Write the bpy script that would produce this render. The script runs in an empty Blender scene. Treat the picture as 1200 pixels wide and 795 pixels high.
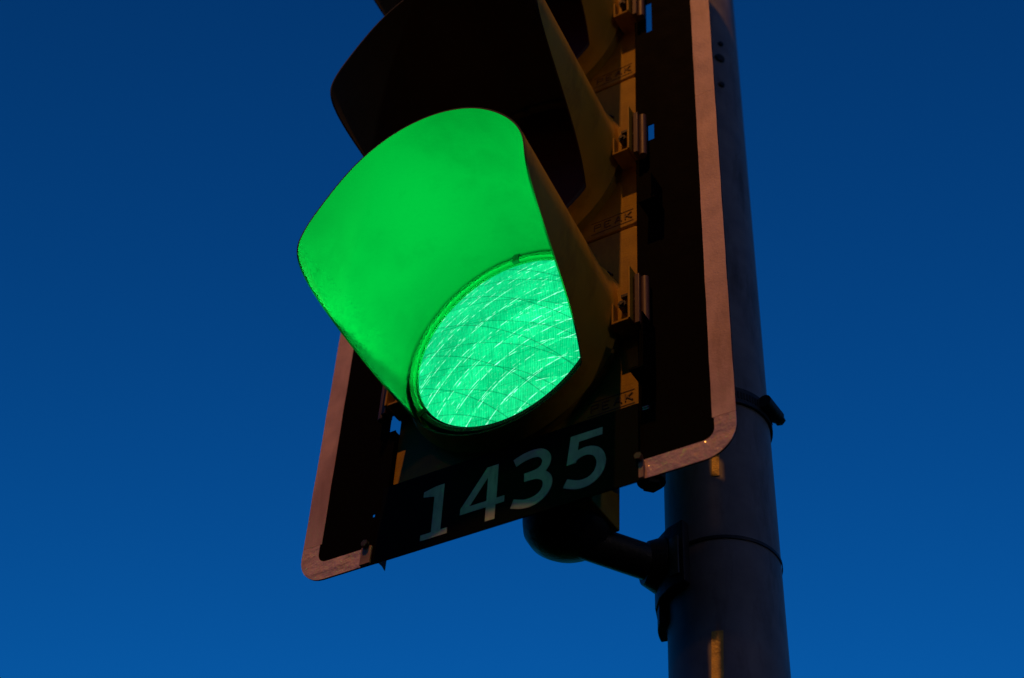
import bpy, bmesh, math, random
from mathutils import Vector, Matrix
import numpy as np
random.seed(4)
S = bpy.context.scene
C = S.collection
PI = math.pi
def R(d): return math.radians(d)

# ------------------------------------------------------------------ camera
CP = Vector((0.8821, -1.3615, -1.4688))
fw = (Vector((-0.0139, 0, 0.039)) - CP).normalized()
rt = fw.cross(Vector((0, 0, 1))).normalized(); up = rt.cross(fw)
roll = 0.0671
r2 = rt*math.cos(roll) + up*math.sin(roll); u2 = -rt*math.sin(roll) + up*math.cos(roll)
cd = bpy.data.cameras.new('camera'); cam = bpy.data.objects.new('camera', cd); C.objects.link(cam)
m = Matrix((r2, u2, -fw)).transposed().to_4x4(); m.translation = CP; cam.matrix_world = m
cd.sensor_width = 36; cd.lens = 1776.56/1200*36; cd.clip_start = .05; cd.clip_end = 5000
cd.dof.use_dof = True; cd.dof.focus_distance = 2.12; cd.dof.aperture_fstop = 3.5
S.camera = cam
# ------------------------------------------------------------------ sky
W = bpy.data.worlds.new('World'); S.world = W; W.use_nodes = True
wn = W.node_tree; wn.nodes.clear()
sky = wn.nodes.new('ShaderNodeTexSky'); sky.sky_type = 'NISHITA'; sky.sun_disc = False
sky.sun_elevation = R(-3.8); sky.sun_rotation = R(-25); sky.ozone_density = 3; sky.air_density = 1.0; sky.dust_density = .3
mul = wn.nodes.new('ShaderNodeMix'); mul.data_type = 'RGBA'; mul.blend_type = 'MULTIPLY'; mul.inputs[0].default_value = 1
mul.inputs[7].default_value = (.03, .88, 1, 1)          # tungsten white balance of the camera
bg = wn.nodes.new('ShaderNodeBackground'); bg.inputs[1].default_value = 5.3
wo = wn.nodes.new('ShaderNodeOutputWorld')
wn.links.new(sky.outputs[0], mul.inputs[6]); wn.links.new(mul.outputs[2], bg.inputs[0]); wn.links.new(bg.outputs[0], wo.inputs[0])
# ------------------------------------------------------------------ street lamps (the sodium light seen on the signal) and an added warm fill
def lamp(name, d, power, col, rad):
    l = bpy.data.lights.new(name, 'POINT'); l.energy = power; l.color = col; l.shadow_soft_size = rad
    o = bpy.data.objects.new(name, l); C.objects.link(o); o.location = d; return o
lamp('street_lamp_light', Vector((.095, -1, 1.735))*7, 3000, (1, .36, .05), .10)
lamp('side_street_lamp_light', (9.5, -3.2, 2.6), 80, (1, .74, .50), .15)
lamp('front_fill_light', (.42, -15.0, 8.0), 80, (1, .40, .07), .4)  # unseen lamp added as warm fill on the front of the signal
# ------------------------------------------------------------------ exposure
S.view_settings.view_transform = 'Standard'; S.view_settings.look = 'None'
S.view_settings.exposure = 0; S.view_settings.gamma = 1; S.view_settings.use_curve_mapping = False

# ================================================================== materials
def mat(name, col, rough=.5, metal=0, spec=.5, noise=0, nscale=40, bump=0, bscale=200, dirt=None, dscale=12, coat=0, bdist=.002):
    M = bpy.data.materials.new(name); M.use_nodes = True; t = M.node_tree; b = t.nodes['Principled BSDF']
    b.inputs['Base Color'].default_value = (*col, 1); b.inputs['Roughness'].default_value = rough
    b.inputs['Metallic'].default_value = metal; b.inputs['Specular IOR Level'].default_value = spec
    b.inputs['Coat Weight'].default_value = coat; b.inputs['Coat Roughness'].default_value = .27
    tc = t.nodes.new('ShaderNodeTexCoord')
    last = None
    if noise:
        n = t.nodes.new('ShaderNodeTexNoise'); n.inputs['Scale'].default_value = nscale; n.inputs['Detail'].default_value = 6
        t.links.new(tc.outputs['Object'], n.inputs['Vector'])
        mr = t.nodes.new('ShaderNodeMapRange'); mr.inputs[1].default_value = .3; mr.inputs[2].default_value = .7
        mr.inputs[3].default_value = 1-noise; mr.inputs[4].default_value = 1+noise*.4
        t.links.new(n.outputs[0], mr.inputs[0])
        mx = t.nodes.new('ShaderNodeMix'); mx.data_type = 'RGBA'; mx.blend_type = 'MULTIPLY'; mx.inputs[0].default_value = 1
        mx.inputs[6].default_value = (*col, 1); t.links.new(mr.outputs[0], mx.inputs[7]); last = mx.outputs[2]
        rr = t.nodes.new('ShaderNodeMapRange'); rr.inputs[3].default_value = max(.02, rough-.1); rr.inputs[4].default_value = min(1, rough+.15)
        t.links.new(n.outputs[0], rr.inputs[0]); t.links.new(rr.outputs[0], b.inputs['Roughness'])
    if dirt:
        n2 = t.nodes.new('ShaderNodeTexNoise'); n2.inputs['Scale'].default_value = dscale; n2.inputs['Detail'].default_value = 8; n2.inputs['Roughness'].default_value = .65
        mp = t.nodes.new('ShaderNodeMapping'); mp.inputs['Scale'].default_value = (2.2, 2.2, .5)
        t.links.new(tc.outputs['Object'], mp.inputs[0]); t.links.new(mp.outputs[0], n2.inputs['Vector'])
        cr = t.nodes.new('ShaderNodeMapRange'); cr.inputs[1].default_value = .5; cr.inputs[2].default_value = .72
        t.links.new(n2.outputs[0], cr.inputs[0])
        mx2 = t.nodes.new('ShaderNodeMix'); mx2.data_type = 'RGBA'; mx2.inputs[7].default_value = (*dirt, 1)
        t.links.new(cr.outputs[0], mx2.inputs[0])
        if last: t.links.new(last, mx2.inputs[6])
        else: mx2.inputs[6].default_value = (*col, 1)
        last = mx2.outputs[2]
    if last: t.links.new(last, b.inputs['Base Color'])
    if bump:
        n3 = t.nodes.new('ShaderNodeTexNoise'); n3.inputs['Scale'].default_value = bscale; n3.inputs['Detail'].default_value = 4
        t.links.new(tc.outputs['Object'], n3.inputs['Vector'])
        bp = t.nodes.new('ShaderNodeBump'); bp.inputs['Strength'].default_value = bump; bp.inputs['Distance'].default_value = bdist
        t.links.new(n3.outputs[0], bp.inputs['Height']); t.links.new(bp.outputs[0], b.inputs['Normal'])
    return M
YEL = mat('yellow_paint', (.46, .30, .018), .45, spec=.2, noise=.18, nscale=30, bump=.25, bscale=260, dirt=(.30, .17, .02), dscale=14)
LINE = mat('matt_black_visor_lining', (.045, .05, .045), .6, spec=.15, noise=.10, nscale=14, dirt=(.037, .041, .036), dscale=6, bump=.12, bscale=25)
RINGM = mat('grey_ring_plastic', (.060, .070, .055), .5, spec=.2)
YELV = mat('yellow_polycarbonate', (.66, .42, .03), .5, spec=.12, noise=.12, nscale=22, bump=.15, bscale=160, dirt=(.40, .24, .02), dscale=9)
BLK = mat('matt_black_paint', (.002, .002, .002), .7, noise=.3, spec=.02, bump=.2)
RUB = mat('black_rubber', (.02, .02, .02), .6, spec=.3)
TAPE = mat('retroreflective_tape', (.78, .57, .60), .42, noise=.2, nscale=28, bump=.2, bscale=300, dirt=(.44, .29, .27), dscale=7)
SIGNB = mat('black_sign_film', (.0015, .002, .002), .5, spec=.03, noise=.3)
TAPEC = mat('wrinkled_retroreflective_tape', (.82, .60, .52), .12, spec=1.0, noise=0, bump=1.0, bscale=34, bdist=.008, dirt=(.5, .33, .28), dscale=10)
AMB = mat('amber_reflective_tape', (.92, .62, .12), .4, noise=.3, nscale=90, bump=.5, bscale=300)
WHT = mat('white_reflective_vinyl', (.50, .56, .50), .4, noise=.22, nscale=35, dirt=(.26, .28, .26), dscale=30)
POLE = mat('weathered_grey_pole_paint', (.33, .33, .35), .55, noise=.22, nscale=26, bump=.12, bscale=120, dirt=(.17, .155, .15), dscale=14, spec=.25, coat=.12)
TABM = mat('brown_primer', (.34, .22, .18), .5, noise=.35, nscale=60)
STEEL = mat('dull_steel', (.32, .31, .30), .38, metal=.9, noise=.3, nscale=80, bump=.2)
DARKST = mat('dark_cast_metal', (.03, .03, .032), .5, noise=.3, nscale=50, bump=.4, bscale=180)
MARK = mat('dark_moulded_mark', (.17, .10, .014), .7)  # moulded letters, a darker brown than the door
GREY = mat('grey_plastic', (.085, .05, .045), .5, noise=.2)
REDL = mat('red_lens', (.04, .003, .002), .3, spec=.1, bump=.4, bscale=90)
AMBL = mat('amber_lens', (.05, .015, .001), .3, spec=.1, bump=.4, bscale=90)

def lens_lit():
    M = bpy.data.materials.new('lit_green_lens'); M.use_nodes = True; t = M.node_tree; N = t.nodes; L = t.links
    b = N['Principled BSDF']; b.inputs['Base Color'].default_value = (.0, .0, .0, 1); b.inputs['Roughness'].default_value = .6; b.inputs['Specular IOR Level'].default_value = 0
    tc = N.new('ShaderNodeTexCoord'); sp = N.new('ShaderNodeSeparateXYZ'); L.new(tc.outputs['Object'], sp.inputs[0])
    def mth(op, a, c=None, d=None, clamp=False):
        n = N.new('ShaderNodeMath'); n.operation = op; n.use_clamp = clamp
        for i, v in enumerate((a, c, d)):
            if v is None: continue
            if isinstance(v, (int, float)): n.inputs[i].default_value = v
            else: L.new(v, n.inputs[i])
        return n.outputs[0]
    X, Z = sp.outputs[0], sp.outputs[2]
    def noise(scale, det=2, sx=1, sz=1):
        mp = N.new('ShaderNodeMapping'); mp.inputs['Scale'].default_value = (sx, 1, sz); L.new(tc.outputs['Object'], mp.inputs[0])
        n = N.new('ShaderNodeTexNoise'); n.inputs['Scale'].default_value = scale; n.inputs['Detail'].default_value = det
        L.new(mp.outputs[0], n.inputs['Vector']); return n.outputs[0]
    wob = mth('MULTIPLY', mth('SUBTRACT', noise(11, 1), .5), .005)
    def rings(cx, cz, spacing, phase, width):       # thin lines on circles about (cx, cz): the prism ridges of the lens
        dx = mth('SUBTRACT', X, cx); dz = mth('SUBTRACT', Z, cz)
        d = mth('SQRT', mth('ADD', mth('MULTIPLY', dx, dx), mth('MULTIPLY', dz, dz)))
        d = mth('ADD', d, wob)
        f = mth('FRACT', mth('DIVIDE', mth('ADD', d, phase), spacing))
        e = mth('MULTIPLY', mth('ABSOLUTE', mth('SUBTRACT', f, .5)), spacing)
        return mth('SUBTRACT', 1, mth('DIVIDE', e, width), clamp=True)
    def dash(scale, lo, hi):
        n = noise(scale, 1.5); mr = N.new('ShaderNodeMapRange'); mr.inputs[1].default_value = lo; mr.inputs[2].default_value = hi
        L.new(n, mr.inputs[0]); return mr.outputs[0]
    def cell(cx, cz, spacing, phase):
        dx = mth('SUBTRACT', X, cx); dz = mth('SUBTRACT', Z, cz)
        d = mth('ADD', mth('SQRT', mth('ADD', mth('MULTIPLY', dx, dx), mth('MULTIPLY', dz, dz))), wob)
        return mth('FLOOR', mth('DIVIDE', mth('ADD', d, phase), spacing))
    cv = N.new('ShaderNodeCombineXYZ'); L.new(cell(.150, -.300, .0315, .004+.01575), cv.inputs[0]); L.new(cell(-.200, -.420, .0400, .026), cv.inputs[1]); L.new(cell(.060, -.205, .0330, .0285), cv.inputs[2])
    wnz = N.new('ShaderNodeTexWhiteNoise'); wnz.noise_dimensions = '3D'; L.new(cv.outputs[0], wnz.inputs['Vector']); facet = wnz.outputs[0]
    # bright families
    A = mth('MULTIPLY', rings(.150, -.300, .0315, .004, .0010), dash(120, .42, .56))
    B = mth('MULTIPLY', rings(.060, -.205, .0330, .012, .0009), dash(110, .50, .62))
    A2 = mth('MULTIPLY', rings(.230, -.420, .0410, .017, .0008), dash(90, .50, .62))
    bright = mth('ADD', mth('ADD', A, B), A2, clamp=True)
    Af = mth('ADD', rings(.150, -.300, .0315, .004, .0016), rings(.060, -.205, .0330, .012, .0012))
    # dark families
    D1 = rings(-.200, -.420, .0400, .006, .0011); D2 = rings(-.330, -.450, .0560, .02, .0013); D3 = rings(.02, .45, .047, .0, .0012)
    dark = mth('ADD', mth('ADD', D1, D2), mth('MULTIPLY', D3, .6), clamp=True)
    # fine upright flutes
    fl = mth('SINE', mth('MULTIPLY', mth('ADD', X, mth('MULTIPLY', mth('SUBTRACT', noise(40, 1), .5), .0015)), 2*PI/.0027))
    flA = mth('MULTIPLY', fl, dash(24, .35, .65))
    n1 = noise(26, 3); spk = dash(300, .60, .72)
    low = noise(7, 1); hat = noise(95, 2, 5, .55); hat2 = noise(55, 2, 1.2, 3.4)
    base = mth('ADD', mth('MULTIPLY', mth('SUBTRACT', low, .5), .9), 1.0)
    g = mth('MULTIPLY', base, mth('ADD', 1, mth('MULTIPLY', flA, .22)))
    g = mth('MULTIPLY', g, mth('ADD', .10, mth('ADD', mth('MULTIPLY', n1, .5), mth('ADD', mth('MULTIPLY', hat, .85), mth('MULTIPLY', hat2, .45)))))
    g = mth('MULTIPLY', g, mth('SUBTRACT', 1, mth('MULTIPLY', dark, .5)))
    g = mth('ADD', g, mth('MULTIPLY', bright, .55)); g = mth('ADD', g, mth('MULTIPLY', Af, .08)); g = mth('ADD', g, mth('MULTIPLY', spk, .08))
    g = mth('MULTIPLY', g, mth('ADD', .84, mth('MULTIPLY', facet, .30)))
    # colour: teal-green body, pale mint where it is strongest
    wv = mth('ADD', mth('MULTIPLY', bright, .85), mth('ADD', mth('MULTIPLY', spk, .12), mth('MULTIPLY', mth('ADD', facet, fl), .02)), clamp=True)
    mx = N.new('ShaderNodeMix'); mx.data_type = 'RGBA'; L.new(wv, mx.inputs[0])
    mx.inputs[6].default_value = (.0, .76, .24, 1); mx.inputs[7].default_value = (.40, 1.0, .78, 1)
    L.new(mx.outputs[2], b.inputs['Emission Color'])
    L.new(mth('MULTIPLY', g, 1.05), b.inputs['Emission Strength'])
    # relief of the ridges
    bp = N.new('ShaderNodeBump'); bp.inputs['Strength'].default_value = .4; bp.inputs['Distance'].default_value = .001
    L.new(mth('ADD', mth('ADD', bright, dark), fl), bp.inputs['Height']); L.new(bp.outputs[0], b.inputs['Normal'])
    return M
GRNL = lens_lit()

# ================================================================== helpers
def link(name, bm, material, parent=None, smooth=None, bevel=0):
    me = bpy.data.meshes.new(name); bmesh.ops.recalc_face_normals(bm, faces=bm.faces); bm.to_mesh(me); bm.free()
    o = bpy.data.objects.new(name, me); C.objects.link(o); me.materials.append(material)
    if parent: o.parent = parent
    if bevel:
        b = o.modifiers.new('bevel', 'BEVEL'); b.width = bevel; b.segments = 3; b.limit_method = 'ANGLE'; b.angle_limit = R(35)
    if smooth is not None:
        for p in me.polygons: p.use_smooth = True
        me.set_sharp_from_angle(angle=R(smooth))
    return o
def empty(name, label, cat, loc=(0, 0, 0), group=None):
    o = bpy.data.objects.new(name, None); C.objects.link(o); o.location = loc; o['label'] = label; o['category'] = cat
    if group: o['group'] = group
    o.empty_display_size = .05; return o
def box(bm, x0, x1, y0, y1, z0, z1):
    v = [bm.verts.new(p) for p in ((x0, y0, z0), (x1, y0, z0), (x1, y1, z0), (x0, y1, z0), (x0, y0, z1), (x1, y0, z1), (x1, y1, z1), (x0, y1, z1))]
    for f in ((0, 1, 2, 3), (4, 7, 6, 5), (0, 4, 5, 1), (1, 5, 6, 2), (2, 6, 7, 3), (3, 7, 4, 0)): bm.faces.new([v[i] for i in f])
def prism(bm, pts, y0, y1):                       # outline in (x, z) given a thickness in y
    a = [bm.verts.new((x, y0, z)) for x, z in pts]; b = [bm.verts.new((x, y1, z)) for x, z in pts]
    n = len(pts); bm.faces.new(a); bm.faces.new(b[::-1])
    for i in range(n): bm.faces.new((a[i], b[i], b[(i+1) % n], a[(i+1) % n]))
def rrect(x0, x1, z0, z1, r, n=6):
    out = []
    for cx, cz, a in ((x1-r, z1-r, 0), (x0+r, z1-r, 90), (x0+r, z0+r, 180), (x1-r, z0+r, 270)):
        for k in range(n+1):
            t = R(a+90*k/n); out.append((cx+r*math.cos(t), cz+r*math.sin(t)))
    return out
def lathe(bm, prof, n=96, a0=0, a1=360, M=None):  # profile of (r, y) turned about the y axis
    full = abs(a1-a0) >= 360; rows = []
    for i in range(n if full else n+1):
        t = R(a0+(a1-a0)*i/n)
        rows.append([bm.verts.new((r*math.sin(t), y, r*math.cos(t))) for r, y in prof])
    for i in range(n):
        p, q = rows[i], rows[(i+1) % len(rows)]
        for j in range(len(prof)-1): bm.faces.new((p[j], p[j+1], q[j+1], q[j]))
    return rows
def cyl(bm, p0, p1, r, n=32, r1=None, cap=True):
    p0 = Vector(p0); p1 = Vector(p1); d = (p1-p0).normalized(); a = d.orthogonal().normalized(); b = d.cross(a); r1 = r if r1 is None else r1
    A = [bm.verts.new(p0+(a*math.cos(2*PI*i/n)+b*math.sin(2*PI*i/n))*r) for i in range(n)]
    B = [bm.verts.new(p1+(a*math.cos(2*PI*i/n)+b*math.sin(2*PI*i/n))*r1) for i in range(n)]
    for i in range(n): bm.faces.new((A[i], A[(i+1) % n], B[(i+1) % n], B[i]))
    if cap: bm.faces.new(A[::-1]); bm.faces.new(B)
def tube(bm, pts, r, n=28, sub=8):                # smooth bent tube through points
    P = [Vector(p) for p in pts]; Q = []
    for i in range(len(P)-1):
        a, b, c, d = P[max(i-1, 0)], P[i], P[i+1], P[min(i+2, len(P)-1)]
        for k in range(sub):
            t = k/sub; Q.append(.5*((2*b)+(c-a)*t+(2*a-5*b+4*c-d)*t*t+(3*b-a-3*c+d)*t**3))
    Q.append(P[-1]); rows = []; nrm = None
    for i, q in enumerate(Q):
        d = (Q[min(i+1, len(Q)-1)]-Q[max(i-1, 0)]).normalized()
        nrm = d.orthogonal().normalized() if nrm is None else (nrm-d*nrm.dot(d)).normalized()
        b = d.cross(nrm); rr = r(i/(len(Q)-1)) if callable(r) else r
        rows.append([bm.verts.new(q+(nrm*math.cos(2*PI*k/n)+b*math.sin(2*PI*k/n))*rr) for k in range(n)])
    for p, q in zip(rows, rows[1:]):
        for k in range(n): bm.faces.new((p[k], p[(k+1) % n], q[(k+1) % n], q[k]))
    bm.faces.new(rows[0][::-1]); bm.faces.new(rows[-1])
def ribbon(bm, pts, w, y0, y1, sub=6, sharp=False):         # a stroke of width w along (x, z) points, ends cut square
    P = [Vector(p) for p in pts]
    if sharp: Q = P
    else:
        Q = []
        for i in range(len(P)-1):
            a, b, c, d = P[max(i-1, 0)], P[i], P[i+1], P[min(i+2, len(P)-1)]
            for k in range(sub):
                t = k/sub; Q.append(.5*((2*b)+(c-a)*t+(2*a-5*b+4*c-d)*t*t+(3*b-a-3*c+d)*t**3))
        Q.append(P[-1])
    l, rr = [], []
    for i, q in enumerate(Q):
        d = (Q[min(i+1, len(Q)-1)]-Q[max(i-1, 0)]).normalized(); n = Vector((-d.y, d.x))
        l.append(q+n*w/2); rr.append(q-n*w/2)
    rows = [[bm.verts.new((p.x, y, p.y)) for p in (a, b) for y in (y0, y1)] for a, b in zip(l, rr)]
    for a, b in zip(rows, rows[1:]):
        for i, j in ((0, 1), (1, 3), (3, 2), (2, 0)): bm.faces.new((a[i], a[j], b[j], b[i]))
    for a in (rows[0], rows[-1]): bm.faces.new((a[0], a[1], a[3], a[2]))

# ================================================================== the signal head
P = .355
sig = empty('traffic_signal', 'yellow three-section traffic signal showing a lit green lamp, with black white-edged backplate', 'traffic signal', (0, 0, 0))

def body_bm():
    bm = bmesh.new()
    secs = [(.020, .188), (.034, .186), (.060, .176), (.100, .155), (.130, .132), (.140, .118)]
    rows = []
    for y, hw in secs:
        hz = .1735 if y < .12 else .166 if y < .135 else .155
        rows.append([bm.verts.new((x, y, z)) for x, z in rrect(-hw, hw, -hz, hz, .02)])
    for p, q in zip(rows, rows[1:]):
        for i in range(len(p)): bm.faces.new((p[i], p[(i+1) % len(p)], q[(i+1) % len(p)], q[i]))
    bm.faces.new(rows[0]); bm.faces.new(rows[-1][::-1]); return bm
def door_bm():
    bm = bmesh.new(); prism(bm, rrect(-.1976, .1976, -.1755, .1755, .010), -.004, .019); return bm
kn = [0, 35, 60, 80, 100, 120, 145, 180]
LV = [.2785, .276, .2743, .2793, .2454, .0878, .014, .012]
def cub(x, y, t):
    x = np.array(x, float); y = np.array(y, float); n = len(x); h = np.diff(x); A = np.zeros((n, n)); b = np.zeros(n)
    A[0, 0] = 2*h[0]; A[0, 1] = h[0]; b[0] = 6*((y[1]-y[0])/h[0]); A[-1, -1] = 1
    for i in range(1, n-1):
        A[i, i-1] = h[i-1]; A[i, i] = 2*(h[i-1]+h[i]); A[i, i+1] = h[i]; b[i] = 6*((y[i+1]-y[i])/h[i]-(y[i]-y[i-1])/h[i-1])
    m = np.linalg.solve(A, b); i = min(max(int(np.searchsorted(x, t))-1, 0), n-2); d = x[i+1]-x[i]; a = (x[i+1]-t)/d; c = (t-x[i])/d
    return float(a*y[i]+c*y[i+1]+((a**3-a)*m[i]+(c**3-c)*m[i+1])*d*d/6)
def vlen(deg):
    a = abs(deg)
    return max(cub(kn[:7], [*LV[:6], -.0375], min(a, 145)), .029)
R0, KV, TAU, ZC, YB = .1678, .0508, -.1147, -.0044, -.0197
def vsurf(deg, s, off=0):
    r = R0+KV*s+off; t = R(deg)
    if off > 0: r += .006*max(0, 1-s/.025)**2
    return (r*math.sin(t), YB-s, ZC+r*math.cos(t)-math.tan(TAU)*s)
def visor_bm():
    bm = bmesh.new(); n = 240; k = 26; T = .0026
    inn, out = [], []
    for i in range(n):
        d = -180+360*i/n; L = vlen(d)
        ss = [L*(j/k)**1.15 for j in range(k+1)]
        inn.append([bm.verts.new(vsurf(d, s)) for s in ss])
        out.append([bm.verts.new(vsurf(d, s, T)) for s in ss])
    for i in range(n):
        a, b = inn[i], inn[(i+1) % n]; c, e = out[i], out[(i+1) % n]
        for j in range(k):
            bm.faces.new((a[j], b[j], b[j+1], a[j+1])).material_index = 1; bm.faces.new((c[j], c[j+1], e[j+1], e[j]))
        bm.faces.new((a[k], b[k], e[k], c[k])).material_index = 1; bm.faces.new((a[0], c[0], e[0], b[0]))
    return bm
def flange_bm():   # round boss of the door that carries visor and lens
    bm = bmesh.new(); lathe(bm, [(.120, -.003), (.120, -.016), (.150, -.016), (.1735, -.016), (.1755, -.014), (.1770, -.003)], 128); return bm
def lens_bm():
    bm = bmesh.new(); pr = [(0.0006, -.047)]
    for k in range(1, 13):
        r = .1493*k/12; pr.append((r, -.035-.012*(1-(k/12)**2)))
    pr += [(.1493, -.020)]
    rows = lathe(bm, pr, 128); bm.faces.new([r[0] for r in rows]); return bm
def ring_bm():     # retaining ring: lip, groove, outer lip
    bm = bmesh.new()
    lathe(bm, [(.1496, -.018), (.1496, -.0370), (.1506, -.0376), (.1510, -.0250), (.1532, -.0250), (.1536, -.0408), (.1548, -.0420), (.1608, -.0420), (.1618, -.0410), (.1622, -.026), (.1640, -.0255)], 160); return bm
def latch_bm(s):
    bm = bmesh.new()
    def b(x0, x1, *a): box(bm, min(s*(x0+.007), s*(x1+.007)), max(s*(x0+.007), s*(x1+.007)), *a)
    b(.1650, .1905, -.040, -.004, -.0480, -.0440)     # bottom web
    b(.1650, .1905, -.024, -.004, -.0435, .034)       # plate
    b(.1910, .1945, -.042, -.002, -.0480, .0520)      # outer cheek
    b(.1640, .1670, -.038, -.0245, -.0435, -.0060)    # short inner cheek
    return bm
def latch_bolt_bm(s):
    bm = bmesh.new(); cyl(bm, (s*.1865, -.0245, -.012), (s*.1865, -.037, -.012), .0068, 6); cyl(bm, (s*.1865, -.0372, -.012), (s*.1865, -.040, -.012), .0035, 16)
    box(bm, s*.1865-.005, s*.1865+.006, -.0300, -.0243, .008, .013); return bm
def knuckle_bm(s):
    bm = bmesh.new()
    x0, x1 = sorted((s*.2045, s*.2120)); box(bm, x0, x1, -.034, -.0145, -.054, .040)
    cyl(bm, (s*.2165, -.024, -.058), (s*.2165, -.024, .036), .0060, 20); return bm
def pivot_bm(s, z, y):
    bm = bmesh.new(); cyl(bm, (s*(.2015), y, z), (s*(.2027), y, z), .0038, 16); return bm

LET = {'P': [[(0, 0), (0, 1)], [(0, 1), (.7, 1), (.7, .5), (0, .5)]], 'E': [[(.7, 1), (0, 1), (0, 0), (.7, 0)], [(0, .5), (.55, .5)]],
       'A': [[(0, 0), (.4, 1), (.8, 0)], [(.16, .35), (.64, .35)]], 'K': [[(0, 0), (0, 1)], [(.7, 1), (.06, .45)], [(.2, .56), (.75, 0)]]}
def marks_bm():
    bm = bmesh.new(); x = .1235; h = .0125; z0 = -.1600; k = 0
    for ch in 'PEAK':
        for st in LET[ch]:
            k += 1; pts = [(x+a*.0145, z0+b*h+.0007*(x-.12)/.06) for a, b in st]
            for u, v in zip(pts, pts[1:]):
                k += 1; ribbon(bm, [u, v], .0019, -.0046-.00003*k, -.0036, sharp=True)
        x += .0172
    ribbon(bm, [(.1180, -.1420), (.1885, -.1420)], .0012, -.0046, -.0036, sharp=True)
    ribbon(bm, [(.1180, -.1655), (.1885, -.1655)], .0012, -.0046, -.0036, sharp=True)
    return bm

def section(zc, lensmat, lname):
    def place(o): o.location = (0, 0, zc); return o
    place(link('section_housing', body_bm(), YEL, sig, 40))
    dr = place(link('door', door_bm(), YEL, sig, 30, bevel=.0028))
    def sub(o): o.location = (0, 0, 0); return o
    sub(link('lens_boss', flange_bm(), YEL, dr, 30))
    sub(link('moulded_lettering', marks_bm(), MARK, dr))
    vi = place(link('visor', visor_bm(), YELV, sig, 50)); vi.data.materials.append(LINE)
    le = place(link('lens', lens_bm(), lensmat, sig, 50)); le['label'] = lname
    sub(link('retaining_ring', ring_bm(), RINGM, le, 30))
    # notch and lugs of the ring
    for a in (4, 112, 236):
        bm = bmesh.new()
        c, s = math.cos(R(a)), math.sin(R(a))
        q = [bm.verts.new(((r*s+w*c), y, r*c-w*s)) for y in (-.034, -.0432) for r, w in ((.151, -.005), (.151, .005), (.165, .005), (.165, -.005))]
        for f in ((0, 1, 2, 3), (4, 7, 6, 5), (0, 4, 5, 1), (1, 5, 6, 2), (2, 6, 7, 3), (3, 7, 4, 0)): bm.faces.new([q[i] for i in f])
        sub(link('lug', bm, RUB, le))
    for s in (1, -1):
        la = place(link('latch', latch_bm(s), YEL, sig, bevel=.0008))
        sub(link('bolt', latch_bolt_bm(s), DARKST, la, 30)); sub(link('pin', pivot_bm(s, .038, -.020), DARKST, la, 30)); sub(link('pin', pivot_bm(s, -.004, -.026), DARKST, la, 30))
        kk = place(link('hinge_knuckle', knuckle_bm(s), GREY, sig, 30, bevel=.001))
    bm = bmesh.new(); cyl(bm, (.1535, -.0168, .083), (.1610, -.0168, .074), .0022, 12); place(link('visor_clip', bm, RUB, sig, 30))
def visor_fill():                                  # unseen spots added inside the visor to light its lining as the lens would
    def one(p, d, e, cone):
        l = bpy.data.lights.new('visor_fill_light', 'SPOT'); l.energy = e; l.color = (.0, 1, .09); l.shadow_soft_size = 0; l.spot_size = R(cone); l.spot_blend = .12
        o = bpy.data.objects.new('visor_fill_light', l); C.objects.link(o); o.parent = sig; o.location = p
        o.rotation_mode = 'QUATERNION'; o.rotation_quaternion = Vector(d).to_track_quat('-Z', 'Y')
    for y, e in ((-.058, 2.6), (-.11, 5.4), (-.18, 7.2), (-.262, 10.0)):
        one((0, y, -.095 if y > -.15 else -.060), (0, 0, 1), e, 174 if y > -.15 else 166)
visor_fill()
section(0, GRNL, 'glowing green lens'); section(P, AMBL, 'unlit amber lens'); section(2*P, REDL, 'unlit red lens')

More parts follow.
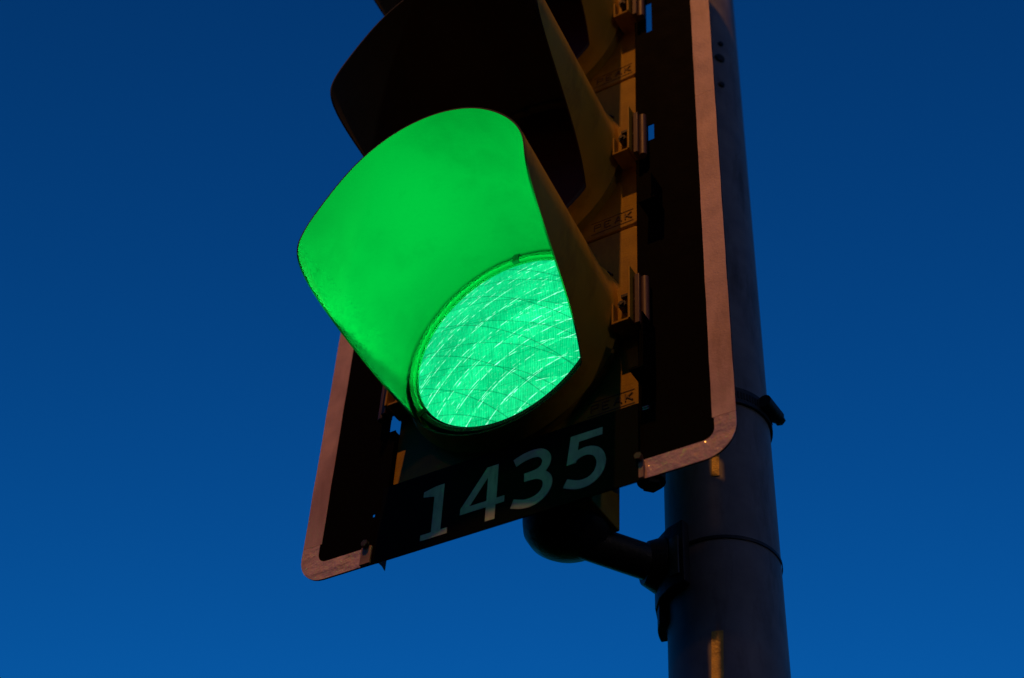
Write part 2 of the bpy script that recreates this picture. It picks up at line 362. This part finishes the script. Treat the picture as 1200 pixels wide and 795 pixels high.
# backplate: black sheet with a window for the head, small notches and a rounded outline
BX, BB, BT = .3339, -.3052, 2*P+.60
RC = .045; YB0 = -.0132
def backplate_bm():
    bm = bmesh.new()
    xs = [-BX, -BX+RC, -.2185, -.2140, -.2085, -.1970, -.150, .150, .1988, .2080, .2195, .2220, .2300, .2380, BX-RC, BX]
    zs = sorted([BB, BB+RC, -.2240, -.2185, -.178, -.0740, -.0600, -.0430, -.1480, -.0565, .1760, .2100, .3420, .3790, .620, .700, 2*P+.178, BT-RC, BT])
    V = {}
    def v(i, j):
        if (i, j) not in V: V[(i, j)] = bm.verts.new((xs[i], YB0, zs[j]))
        return V[(i, j)]
    def hole(x, z):
        if abs(x) > BX-RC and (z < BB+RC or z > BT-RC): return True          # the rounded corners are added below
        if -.1970 < x < .1988 and -.178 < z < 2*P+.178: return True
        if -.2085 < x < -.1970 and -.0740 < z < -.0430: return True
        if .2080 < x < .2220 and -.1480 < z < -.0565: return True            # slots added so lamp light reaches the pole tape, each behind a small fin
        if .2220 < x < .2380 and .1760 < z < .2100: return True
        if .2195 < x < .2300 and (.3420 < z < .3790 or .620 < z < .700): return True
        if -.2185 < x < -.2140 and -.2240 < z < -.2185: return True
        return False
    for i in range(len(xs)-1):
        for j in range(len(zs)-1):
            if not hole((xs[i]+xs[i+1])/2, (zs[j]+zs[j+1])/2): bm.faces.new((v(i, j), v(i+1, j), v(i+1, j+1), v(i, j+1)))
    for sx, ix in ((-1, 1), (1, len(xs)-2)):
        for cz, sz, jz in ((BB+RC, -1, 1), (BT-RC, 1, len(zs)-2)):
            c = v(ix, jz); ends = (v(ix+sx, jz), v(ix, jz+sz)); arc = [ends[0]]
            for k in range(1, 8):
                t = R(90*k/8); arc.append(bm.verts.new((sx*(BX-RC)+sx*RC*math.cos(t), YB0, cz+sz*RC*math.sin(t))))
            arc.append(ends[1])
            for a, b in zip(arc, arc[1:]): bm.faces.new((c, a, b))
    r = bmesh.ops.extrude_face_region(bm, geom=bm.faces[:])
    for g in r['geom']:
        if isinstance(g, bmesh.types.BMVert): g.co.y += .0018
    return bm
bp = link('backplate', backplate_bm(), BLK, sig)
bm = bmesh.new(); box(bm, .2232, .2252, -.0510, -.0136, -.1520, -.0550); link('slot_screen', bm, BLK, bp)  # fins added to hide the light slots from the camera
bm = bmesh.new(); box(bm, .2040, .2231, -.0500, -.0136, -.1520, -.1490); link('slot_screen', bm, BLK, bp)
bm = bmesh.new(); box(bm, .2392, .2412, -.0500, -.0136, .1736, .2200); link('slot_screen', bm, BLK, bp)
bm = bmesh.new(); box(bm, .2180, .2440, -.0460, -.0136, .1700, .1735); link('slot_screen', bm, BLK, bp)
for za, zb in ((-.178, -.0740), (-.0430, 2*P+.178)):
    bm = bmesh.new(); box(bm, -.2030, -.1984, -.0112, .0300, za, zb); link('side_flange', bm, BLK, bp)
def strip(x0, x1, z0, z1, y=YB0-.0010):
    bm = bmesh.new(); nz = max(2, int((z1-z0)/.02)); nx = max(1, int((x1-x0)/.02))
    f = [[bm.verts.new((x0+(x1-x0)*i/nx+(.00015*math.sin(j*1.7+x0*30) if (nz > 6 and i in (0, nx)) else 0), y+.0003*math.sin(j*.9), z0+(z1-z0)*j/nz)) for j in range(nz+1)] for i in range(nx+1)]
    for i in range(nx):
        for j in range(nz): bm.faces.new((f[i][j], f[i+1][j], f[i+1][j+1], f[i][j+1]))
    r = bmesh.ops.extrude_face_region(bm, geom=bm.faces[:])
    for g in r['geom']:
        if isinstance(g, bmesh.types.BMVert): g.co.y += .0006
    return bm
BW = .0322
zc1 = BB+.062
def corner(sx, top=False):
    bm = bmesh.new(); cz0 = BT if top else BB; sz = -1 if top else 1; w = BW-.0025
    Y = YB0-.0012; o_, i_ = [], []
    xo = sx*BX
    xin = (.2015 if sx > 0 else .2259)*sx
    outer = [(xo, cz0+sz*.0615)]
    for k in range(0, 11):
        t = R(90*k/10); outer.append((sx*(BX-RC)+sx*RC*math.cos(t), cz0+sz*(RC-RC*math.sin(t))))
    outer.append((xin, cz0))
    ri = .016; inner = [(sx*(BX-w), cz0+sz*.0615)]
    for k in range(0, 11):
        t = R(90*k/10); inner.append((sx*(BX-w-ri)+sx*ri*math.cos(t), cz0+sz*(w+ri-ri*math.sin(t))))
    inner.append((xin, cz0+sz*w))
    rows = [[bm.verts.new((o[0]+(q[0]-o[0])*k/4, Y, o[1]+(q[1]-o[1])*k/4)) for k in range(5)] for o, q in zip(outer, inner)]
    for a, b in zip(rows, rows[1:]):
        for k in range(4): bm.faces.new((a[k], a[k+1], b[k+1], b[k]))
    r = bmesh.ops.extrude_face_region(bm, geom=bm.faces[:])
    for g in r['geom']:
        if isinstance(g, bmesh.types.BMVert): g.co.y += .0009
    return bm
for sx in (-1, 1):
    x0, x1 = sorted((sx*BX, sx*(BX-BW)))
    for a, b in ((BB+.0622, .3995), (.4, BT-.0622)):
        link('reflective_strip', strip(x0, x1, a, b), TAPE, bp)
    for top in (False, True):
        link('reflective_strip', corner(sx, top), TAPEC, bp)
link('reflective_strip', strip(-.2255, .2010, BT-BW, BT), TAPE, bp)

# tabs that tie the lower strip ends to the number plate
for sx, xa, xb in ((1, .1985, .2075), (-1, -.2250, -.2080)):
    bm = bmesh.new(); box(bm, xa-.006*(sx > 0), xb, -.0195, -.0150, BB-.001, BB+.028)
    tb = link('fixing_tab', bm, TABM, sig, bevel=.0008)
    bm = bmesh.new(); xc = (xa+xb)/2; cyl(bm, (xc, -.0196, BB+.030), (xc, -.026, BB+.030), .0055, 6); link('bolt', bm, DARKST, tb)
for q in ((.2105, -.1950), (.2110, -.1990)):
    bm = bmesh.new(); box(bm, q[0]-.003, q[0]+.006, -.0200, -.0160, q[1], q[1]+.0018); link('spring_clip', bm, STEEL, sig)
bm = bmesh.new(); prism(bm, [(-.1985, BB+.0), (-.1810, BB+.002), (-.1815, BB-.021), (-.1855, BB-.014)], -.0190, -.0160); link('hanging_clip', bm, DARKST, sig)

# ================================================================== number plate
npl = empty('number_plate', 'black number plate with white figures 1435 under the green lamp', 'number plate', (0, -.02, BB))
def rel(o): o.location = (0, .02, -BB); return o
bm = bmesh.new(); prism(bm, rrect(-.2000, .2010, -.3105, -.1835, .003), -.0196, -.0172); rel(link('plate', bm, SIGNB, npl))
def fig(outer, hole=None):
    bm = bmesh.new(); ed = []
    for lp in (outer, hole):
        if not lp: continue
        vs = [bm.verts.new((x, -.0201, z)) for x, z in lp]; ed += [bm.edges.new((a, b)) for a, b in zip(vs, vs[1:]+vs[:1])]
    bmesh.ops.triangle_fill(bm, use_beauty=True, edges=ed)
    r = bmesh.ops.extrude_face_region(bm, geom=bm.faces[:])
    for g in r['geom']:
        if isinstance(g, bmesh.types.BMVert): g.co.y += .0004
    return bm
rel(link('digit', fig([(-.0946, -.212), (-.0946, -.2885), (-.0836, -.2885), (-.0836, -.2980), (-.1262, -.2980), (-.1262, -.2885), (-.1095, -.2885), (-.1095, -.2290), (-.1278, -.2250), (-.1278, -.2160), (-.108, -.212)]), WHT, npl))
rel(link('digit', fig([(-.0085, -.2090), (-.0085, -.2655), (.0037, -.2655), (.0037, -.2757), (-.0095, -.2757), (-.0095, -.2990), (-.0242, -.2990), (-.0242, -.2757), (-.0648, -.2757), (-.0648, -.2660), (-.0262, -.2090)],
                      [(-.0240, -.2655), (-.0240, -.2260), (-.0505, -.2655)]), WHT, npl))
bm = bmesh.new()
ribbon(bm, [(.0172, -.2178), (.031, -.2128), (.047, -.2113), (.0595, -.2155), (.0662, -.2262), (.0635, -.2385), (.0530, -.2455), (.0330, -.2472)], .0135, -.0201, -.0197)
ribbon(bm, [(.0340, -.2472), (.0540, -.2488), (.0662, -.2570), (.0692, -.2690), (.0640, -.2815), (.0510, -.2898), (.0345, -.2905), (.0165, -.2845)], .0140, -.0203, -.0197)
rel(link('digit', bm, WHT, npl))
bm = bmesh.new()
prism(bm, [(.1022, -.2040), (.1494, -.2045), (.1494, -.2165), (.1146, -.2165), (.1110, -.2500), (.0971, -.2500)], -.0201, -.0197)
ribbon(bm, [(.1040, -.2440), (.1155, -.2372), (.1300, -.2362), (.1425, -.2440), (.1482, -.2600), (.1435, -.2765), (.1310, -.2862), (.1140, -.2868), (.0958, -.2790)], .0135, -.0203, -.0197)
rel(link('digit', bm, WHT, npl))

# ================================================================== pole
PX, PY, PR = .188, .2617, .0791
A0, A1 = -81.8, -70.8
pole = empty('signal_pole', 'thick round grey painted metal pole rising behind the traffic signal', 'pole', (PX, PY, -3.05))
def onpole(o): o.location = (-PX, -PY, 3.05); return o
bm = bmesh.new(); n = 96; rows = []
for k in range(0, 121):
    z = -3.05+k*(4.6/120); rows.append([bm.verts.new((PX+PR*math.cos(2*PI*i/n), PY+PR*math.sin(2*PI*i/n), z)) for i in range(n)])
for a, b in zip(rows, rows[1:]):
    for i in range(n): bm.faces.new((a[i], a[(i+1) % n], b[(i+1) % n], b[i]))
bm.faces.new(rows[0][::-1]); bm.faces.new(rows[-1])
onpole(link('shaft', bm, POLE, pole, 40))
bm = bmesh.new(); cyl(bm, (PX, PY, 1.551), (PX, PY, 1.57), .083, 64, r1=.05); onpole(link('cap', bm, DARKST, pole, 30))
bm = bmesh.new(); cyl(bm, (PX, PY, -3.06), (PX, PY, -3.04), .15, 64); onpole(link('base_flange', bm, DARKST, pole, 30))
def pp(deg, r, z): return (PX+r*math.cos(R(deg)), PY+r*math.sin(R(deg)), z)
for z, rr, dg in ((.800, .0115, -34), (.846, .006, -31), (.722, .0070, -34.4)):
    bm = bmesh.new(); cyl(bm, pp(dg, PR-.003, z), pp(dg, PR+.0035, z), rr, 20, r1=rr*.8); onpole(link('plug', bm, RUB, pole, 30))

def band(bm, z0, z1, r0, r1, a0, a1, cx=PX, cy=PY, n=72, tilt=0):
    rows = []
    for i in range(n+1):
        t = R(a0+(a1-a0)*i/n); dz = tilt*math.sin(t)
        rows.append([bm.verts.new((cx+r*math.cos(t), cy+r*math.sin(t), z+dz)) for r, z in ((r0, z0), (r1, z0), (r1, z1), (r0, z1))])
    for a, b in zip(rows, rows[1:]):
        for k in range(4): bm.faces.new((a[k], a[(k+1) % 4], b[(k+1) % 4], b[k]))
    bm.faces.new(rows[0]); bm.faces.new(rows[-1][::-1])
for za, zb in ((-.414, -1.10), (-.08, -.1655)):  # tape cut to its lit stretches; the shade between is put into the shape
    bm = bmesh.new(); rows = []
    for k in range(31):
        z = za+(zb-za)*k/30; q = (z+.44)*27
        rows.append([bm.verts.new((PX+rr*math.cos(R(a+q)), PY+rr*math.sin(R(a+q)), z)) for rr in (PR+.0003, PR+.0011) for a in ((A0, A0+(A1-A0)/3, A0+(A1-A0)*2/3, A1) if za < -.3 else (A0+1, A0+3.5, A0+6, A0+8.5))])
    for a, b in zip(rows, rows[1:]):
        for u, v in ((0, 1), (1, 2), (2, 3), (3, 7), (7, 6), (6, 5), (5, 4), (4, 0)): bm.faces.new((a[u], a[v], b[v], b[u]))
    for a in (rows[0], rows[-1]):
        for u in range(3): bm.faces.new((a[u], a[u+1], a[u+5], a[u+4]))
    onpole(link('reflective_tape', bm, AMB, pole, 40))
# upper worm-drive clamp
cl = empty('hose_clamp', 'dark slotted worm-drive clamp round the pole at the green lamp', 'clamp', (PX, PY, -.02))
def oncl(o): o.location = (-PX, -PY, .02); return o
bm = bmesh.new(); band(bm, -.030, -.002, PR+.0006, PR+.0042, -180, 180); oncl(link('strap', bm, DARKST, cl, 30))
bm = bmesh.new()
for k in range(26):
    a = -70+k*3.4; band(bm, -.022, -.010, PR+.0040, PR+.0050, a, a+1.5, n=2)
oncl(link('slot', bm, RUB, cl))
bm = bmesh.new(); a = 2
c0 = Vector(pp(-14, PR+.0115, -.012)); c1 = Vector(pp(14, PR+.0135, -.012)); cyl(bm, c0, c1, .0105, 20)
d = (c1-c0).normalized(); cyl(bm, c1+d*.001, c1+d*.010, .0085, 6)
oncl(link('screw_housing', bm, DARKST, cl, 30))

# ================================================================== lower mounting arm with its pole clamp
arm = empty('mounting_arm', 'black tubular arm joining the underside of the signal to the pole', 'bracket', (.03, .10, -.29))
def onarm(o): o.location = (-.03, -.10, .29); return o
bm = bmesh.new(); tube(bm, [(.030, .098, -.262), (.150, .223, -.289)], .0250, 32)
onarm(link('tube', bm, DARKST, arm, 40))
bm = bmesh.new()
prof = [(.0, -.291), (.020, -.290), (.038, -.285), (.052, -.275), (.060, -.262), (.062, -.246), (.062, -.215), (.070, -.200), (.070, -.176)]
rows = []
for i in range(56):
    t = 2*PI*i/56; rows.append([bm.verts.new((.034+max(r, .0008)*math.cos(t), .096+max(r, .0008)*math.sin(t), z)) for r, z in prof])
for a, b in zip(rows, rows[1:]+rows[:1]):
    for j in range(len(prof)-1): bm.faces.new((a[j], b[j], b[j+1], a[j+1]))
bm.faces.new([r[0] for r in rows]); bm.faces.new([r[-1] for r in rows][::-1])
onarm(link('elbow', bm, DARKST, arm, 50))
bm = bmesh.new(); box(bm, .000, .0990, .045, .125, -.262, -.1775); onarm(link('mounting_block', bm, YEL, arm, bevel=.002))
# saddle casting hugging the pole
bm = bmesh.new(); band(bm, -.335, -.236, PR+.001, PR+.016, -168, -100, n=4); onarm(link('saddle', bm, DARKST, arm, 20, bevel=.002))
bm = bmesh.new(); cyl(bm, pp(-137, PR+.012, -.278), pp(-137, PR+.034, -.278), .040, 32, r1=.030); onarm(link('socket', bm, DARKST, arm, 30, bevel=.002))
bm = bmesh.new(); band(bm, -.271, -.266, PR+.0006, PR+.0018, -100, 192); onarm(link('clamp_band', bm, DARKST, arm, 30))
bm = bmesh.new(); band(bm, -.322, -.262, PR+.0165, PR+.0195, -113, -104, n=6); onarm(link('wear_plate', bm, STEEL, arm, 30))
bm = bmesh.new(); band(bm, -.366, -.336, PR+.001, PR+.013, -172, -140, n=12); onarm(link('lower_lug', bm, DARKST, arm, 30, bevel=.002))
# cable gland behind the housing
bm = bmesh.new(); cyl(bm, (.147, .125, -.195), (.147, .125, -.150), .020, 28); cyl(bm, (.147, .125, -.203), (.147, .125, -.1955), .014, 6)
gl = link('cable_gland', bm, RUB, sig, 30)
